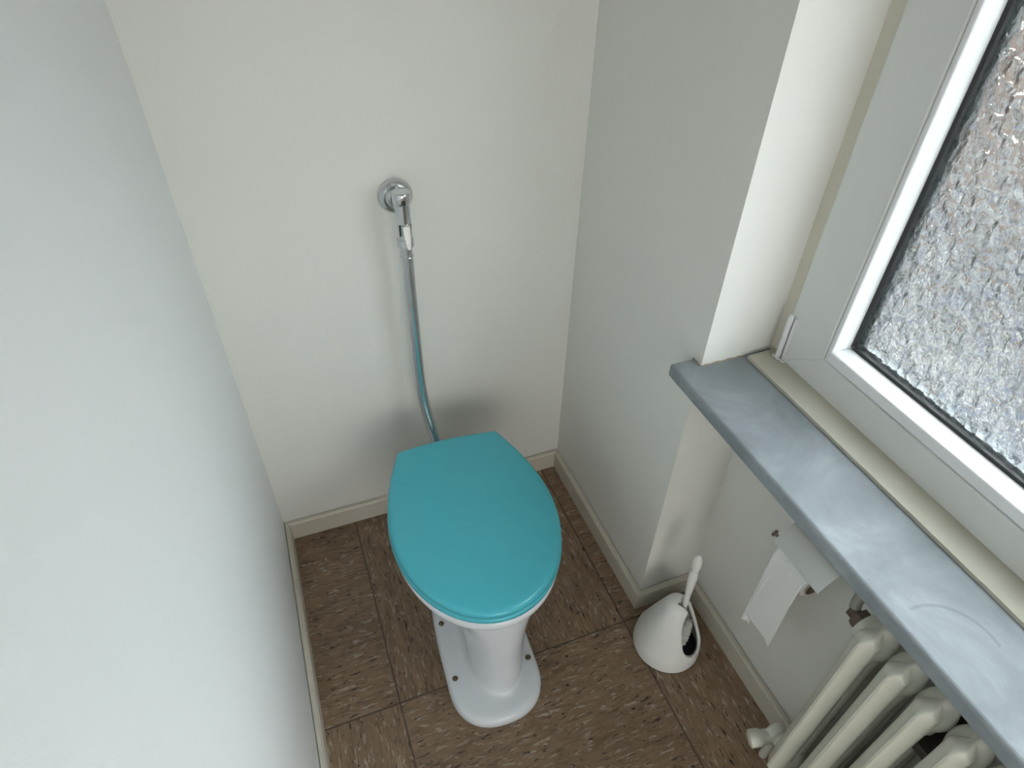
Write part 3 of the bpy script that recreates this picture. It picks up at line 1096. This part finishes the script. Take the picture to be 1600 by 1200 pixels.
# ------------------------------------------------------------------ column radiator
RF, RD = 0.930, 0.115        # front x, depth
RZ0, RZ1 = 0.085, 0.676
PITCH = 0.0610
Y_FIRST = -1.0760
rad = thing('radiator', 'cream enamelled column radiator under the grey window sill', 'radiator', (RF + RD / 2, Y_FIRST, 0.0))
def sec_mesh():
    bm = bmesh.new()
    NX, NZr = 46, 150
    r_c = 0.030
    zh_t, zh_b = RZ1 - 0.045, RZ0 + 0.045
    cols = [0.025, 0.0600, 0.092]
    def inset(z):
        dz = 0
        if z > RZ1 - r_c:
            dz = z - (RZ1 - r_c)
        elif z < RZ0 + r_c:
            dz = (RZ0 + r_c) - z
        dz = min(dz, r_c * 0.985)
        return r_c - math.sqrt(max(0.0, r_c * r_c - dz * dz))
    def half(x, z):
        h = 0.0
        for xc in cols:
            q = 1 - ((x - xc) / 0.0235) ** 2
            if q > 0:
                h = max(h, 0.0180 * q ** 0.8)
        h = h
        head = 0.0
        for zh in (zh_t, zh_b):
            q = 1 - ((z - zh) / 0.040) ** 2
            if q > 0:
                fx = min(1.0, max(0.0, (x - 0.010) / 0.050)) * min(1.0, max(0.0, (RD - 0.010 - x) / 0.050))
                head = max(head, (0.0285 * math.sin(fx * PI / 2)) * q ** 0.5)
        h = (h ** 5 + head ** 5) ** 0.2
        return h
    zs = []
    for j in range(NZr + 1):
        s_ = j / NZr
        zs.append(RZ0 + (RZ1 - RZ0) * (s_ - 0.09 * math.sin(2 * PI * s_) / 1.0))
    zs.sort()
    for sgn in (1, -1):
        g = []
        for z in zs:
            ins = inset(z)
            row = []
            for i in range(NX + 1):
                u = (1 - math.cos(PI * i / NX)) / 2 * 0.6 + (i / NX) * 0.4
                x = ins + (RD - 2 * ins) * u
                edge = min(x - ins, RD - ins - x, (RZ1 - z) + 0.0, (z - RZ0) + 0.0)
                env = min(1.0, max(0.0, edge) / 0.020) ** 0.6
                hh = 0.0021 + half(x, z) * env
                row.append(bm.verts.new((x - RD / 2, sgn * hh, z)))
            g.append(row)
        for a, b in zip(g, g[1:]):
            for i in range(NX):
                bm.faces.new((a[i], a[i + 1], b[i + 1], b[i]))
        if sgn == 1:
            G1 = g
        else:
            G2 = g
    n1, n0 = len(G1), len(G1[0])
    for a in range(n1 - 1):
        bm.faces.new((G1[a][0], G1[a + 1][0], G2[a + 1][0], G2[a][0]))
        bm.faces.new((G1[a][-1], G2[a][-1], G2[a + 1][-1], G1[a + 1][-1]))
    for i in range(n0 - 1):
        bm.faces.new((G1[0][i], G2[0][i], G2[0][i + 1], G1[0][i + 1]))
        bm.faces.new((G1[-1][i], G1[-1][i + 1], G2[-1][i + 1], G2[-1][i]))
    return mesh_from(bm, 'radiator_section', True, 70)
sme = sec_mesh()
sme.materials.append(M['radiator'])
NSEC = 13
for i in range(NSEC):
    o = bpy.data.objects.new('section', sme)
    COL.objects.link(o)
    o.parent = rad
    o.location = (0, -PITCH * i, 0)
RXC = RF + RD / 2
def rpart(name, bm, mat, angle=40):
    o = obj(name, bm, mat, rad, True, angle)
    o.matrix_parent_inverse = Matrix.Translation((-RXC, -Y_FIRST, 0))
    return o
zt, zb = RZ1 - 0.045, RZ0 + 0.045
bm = bmesh.new()
lathe(bm, [(0, 0), (0, 0.030), (0.018, 0.030), (0.024, 0.027), (0.026, 0.02), (0.026, 0)], (RXC, Y_FIRST + 0.010, zt), (0, 1, 0), 32, False, False)
rpart('end_bushing', bm, M['radiator'])
bm = bmesh.new()
lathe(bm, [(0, 0), (0, 0.021), (0.012, 0.021), (0.014, 0.018), (0.014, 0)], (RXC, Y_FIRST + 0.036, zt), (0, 1, 0), 6, False, False)
lathe(bm, [(0, 0), (0, 0.012), (0.016, 0.012), (0.016, 0)], (RXC, Y_FIRST + 0.048, zt), (0, 1, 0), 20, False, False)
rpart('hexagon_nut', bm, M['rust'], 20)['label'] = 'rusty brown hexagon nut'
bm = bmesh.new()
tube(bm, catmull([(RXC, Y_FIRST + 0.055, zt), (RXC + 0.004, Y_FIRST + 0.064, zt + 0.012), (RXC + 0.006, Y_FIRST + 0.066, zt + 0.045)], 6), 0.010, 16)
rpart('vent_pipe', bm, M['greyiron'])
bm = bmesh.new()
lathe(bm, [(0, 0), (0, 0.019), (0.03, 0.019), (0.034, 0.024), (0.052, 0.024), (0.056, 0.019), (0.056, 0)], (RXC, Y_FIRST + 0.008, zb - 0.01), (0, 1, 0), 24, False, False)
lathe(bm, [(0, 0), (0, 0.016), (0.035, 0.016), (0.04, 0.020), (0.062, 0.020), (0.066, 0.012), (0.066, 0)], (RXC, Y_FIRST + 0.045, zb - 0.01), (-1, 0.3, -0.25), 24, False, False)
tube(bm, [(RXC, Y_FIRST + 0.045, zb - 0.01), (RXC, Y_FIRST + 0.045, 0.0)], 0.010, 16)
rpart('valve', bm, M['radiator'])['label'] = 'white radiator valve'
# wall bracket behind the sections
bm = bmesh.new()
box(bm, (RXC - 0.03, Y_FIRST - 3 * PITCH + 0.010, zt - 0.075), (RX + 0.0005, Y_FIRST - 3 * PITCH + 0.050, zt - 0.052), 0.002)
rpart('wall_bracket', bm, M['dark_iron'])['label'] = 'dark iron wall bracket'
# feet carry the radiator on the floor
for k in (1, NSEC - 2):
    for sx_ in (-0.038, 0.038):
        bm = bmesh.new()
        yy = Y_FIRST - k * PITCH
        lathe(bm, [(0, 0), (0, 0.017), (0.01, 0.015), (0.05, 0.011), (RZ0 + 0.012, 0.015), (RZ0 + 0.012, 0)], (RXC + sx_, yy, 0), (0, 0, 1), 20, False, False)
        rpart('foot', bm, M['radiator'])

# ------------------------------------------------------------------ ceiling lamp (above and behind the viewpoint)
lamp = thing('ceiling_lamp', 'round white glass ceiling lamp above the toilet room', 'lamp', (0.50, -1.30, H))
bm = bmesh.new()
lathe(bm, [(0, 0), (0, 0.06), (0.03, 0.06), (0.035, 0.05), (0.035, 0)], (0, 0, -0.0351), (0, 0, 1), 32, False, False)
obj('base', bm, M['white_plastic'], lamp, True, 40)
m, t, p = new_mat('opal_lamp_glass')
p.inputs['Base Color'].default_value = (0.85, 0.85, 0.83, 1)
p.inputs['Emission Color'].default_value = (1.0, 0.93, 0.84, 1)
p.inputs['Emission Strength'].default_value = 0.6
M['bulb'] = m
bm = bmesh.new()
lathe(bm, [(0, 0)] + [(0.09 * (1 - math.cos(a)), 0.09 * math.sin(a)) for a in [PI * i / 24 for i in range(1, 22)]] + [(0.165, 0)], (0, 0, -0.205), (0, 0, 1), 32, False, False)
obj('glass_globe', bm, m, lamp, True, 60)
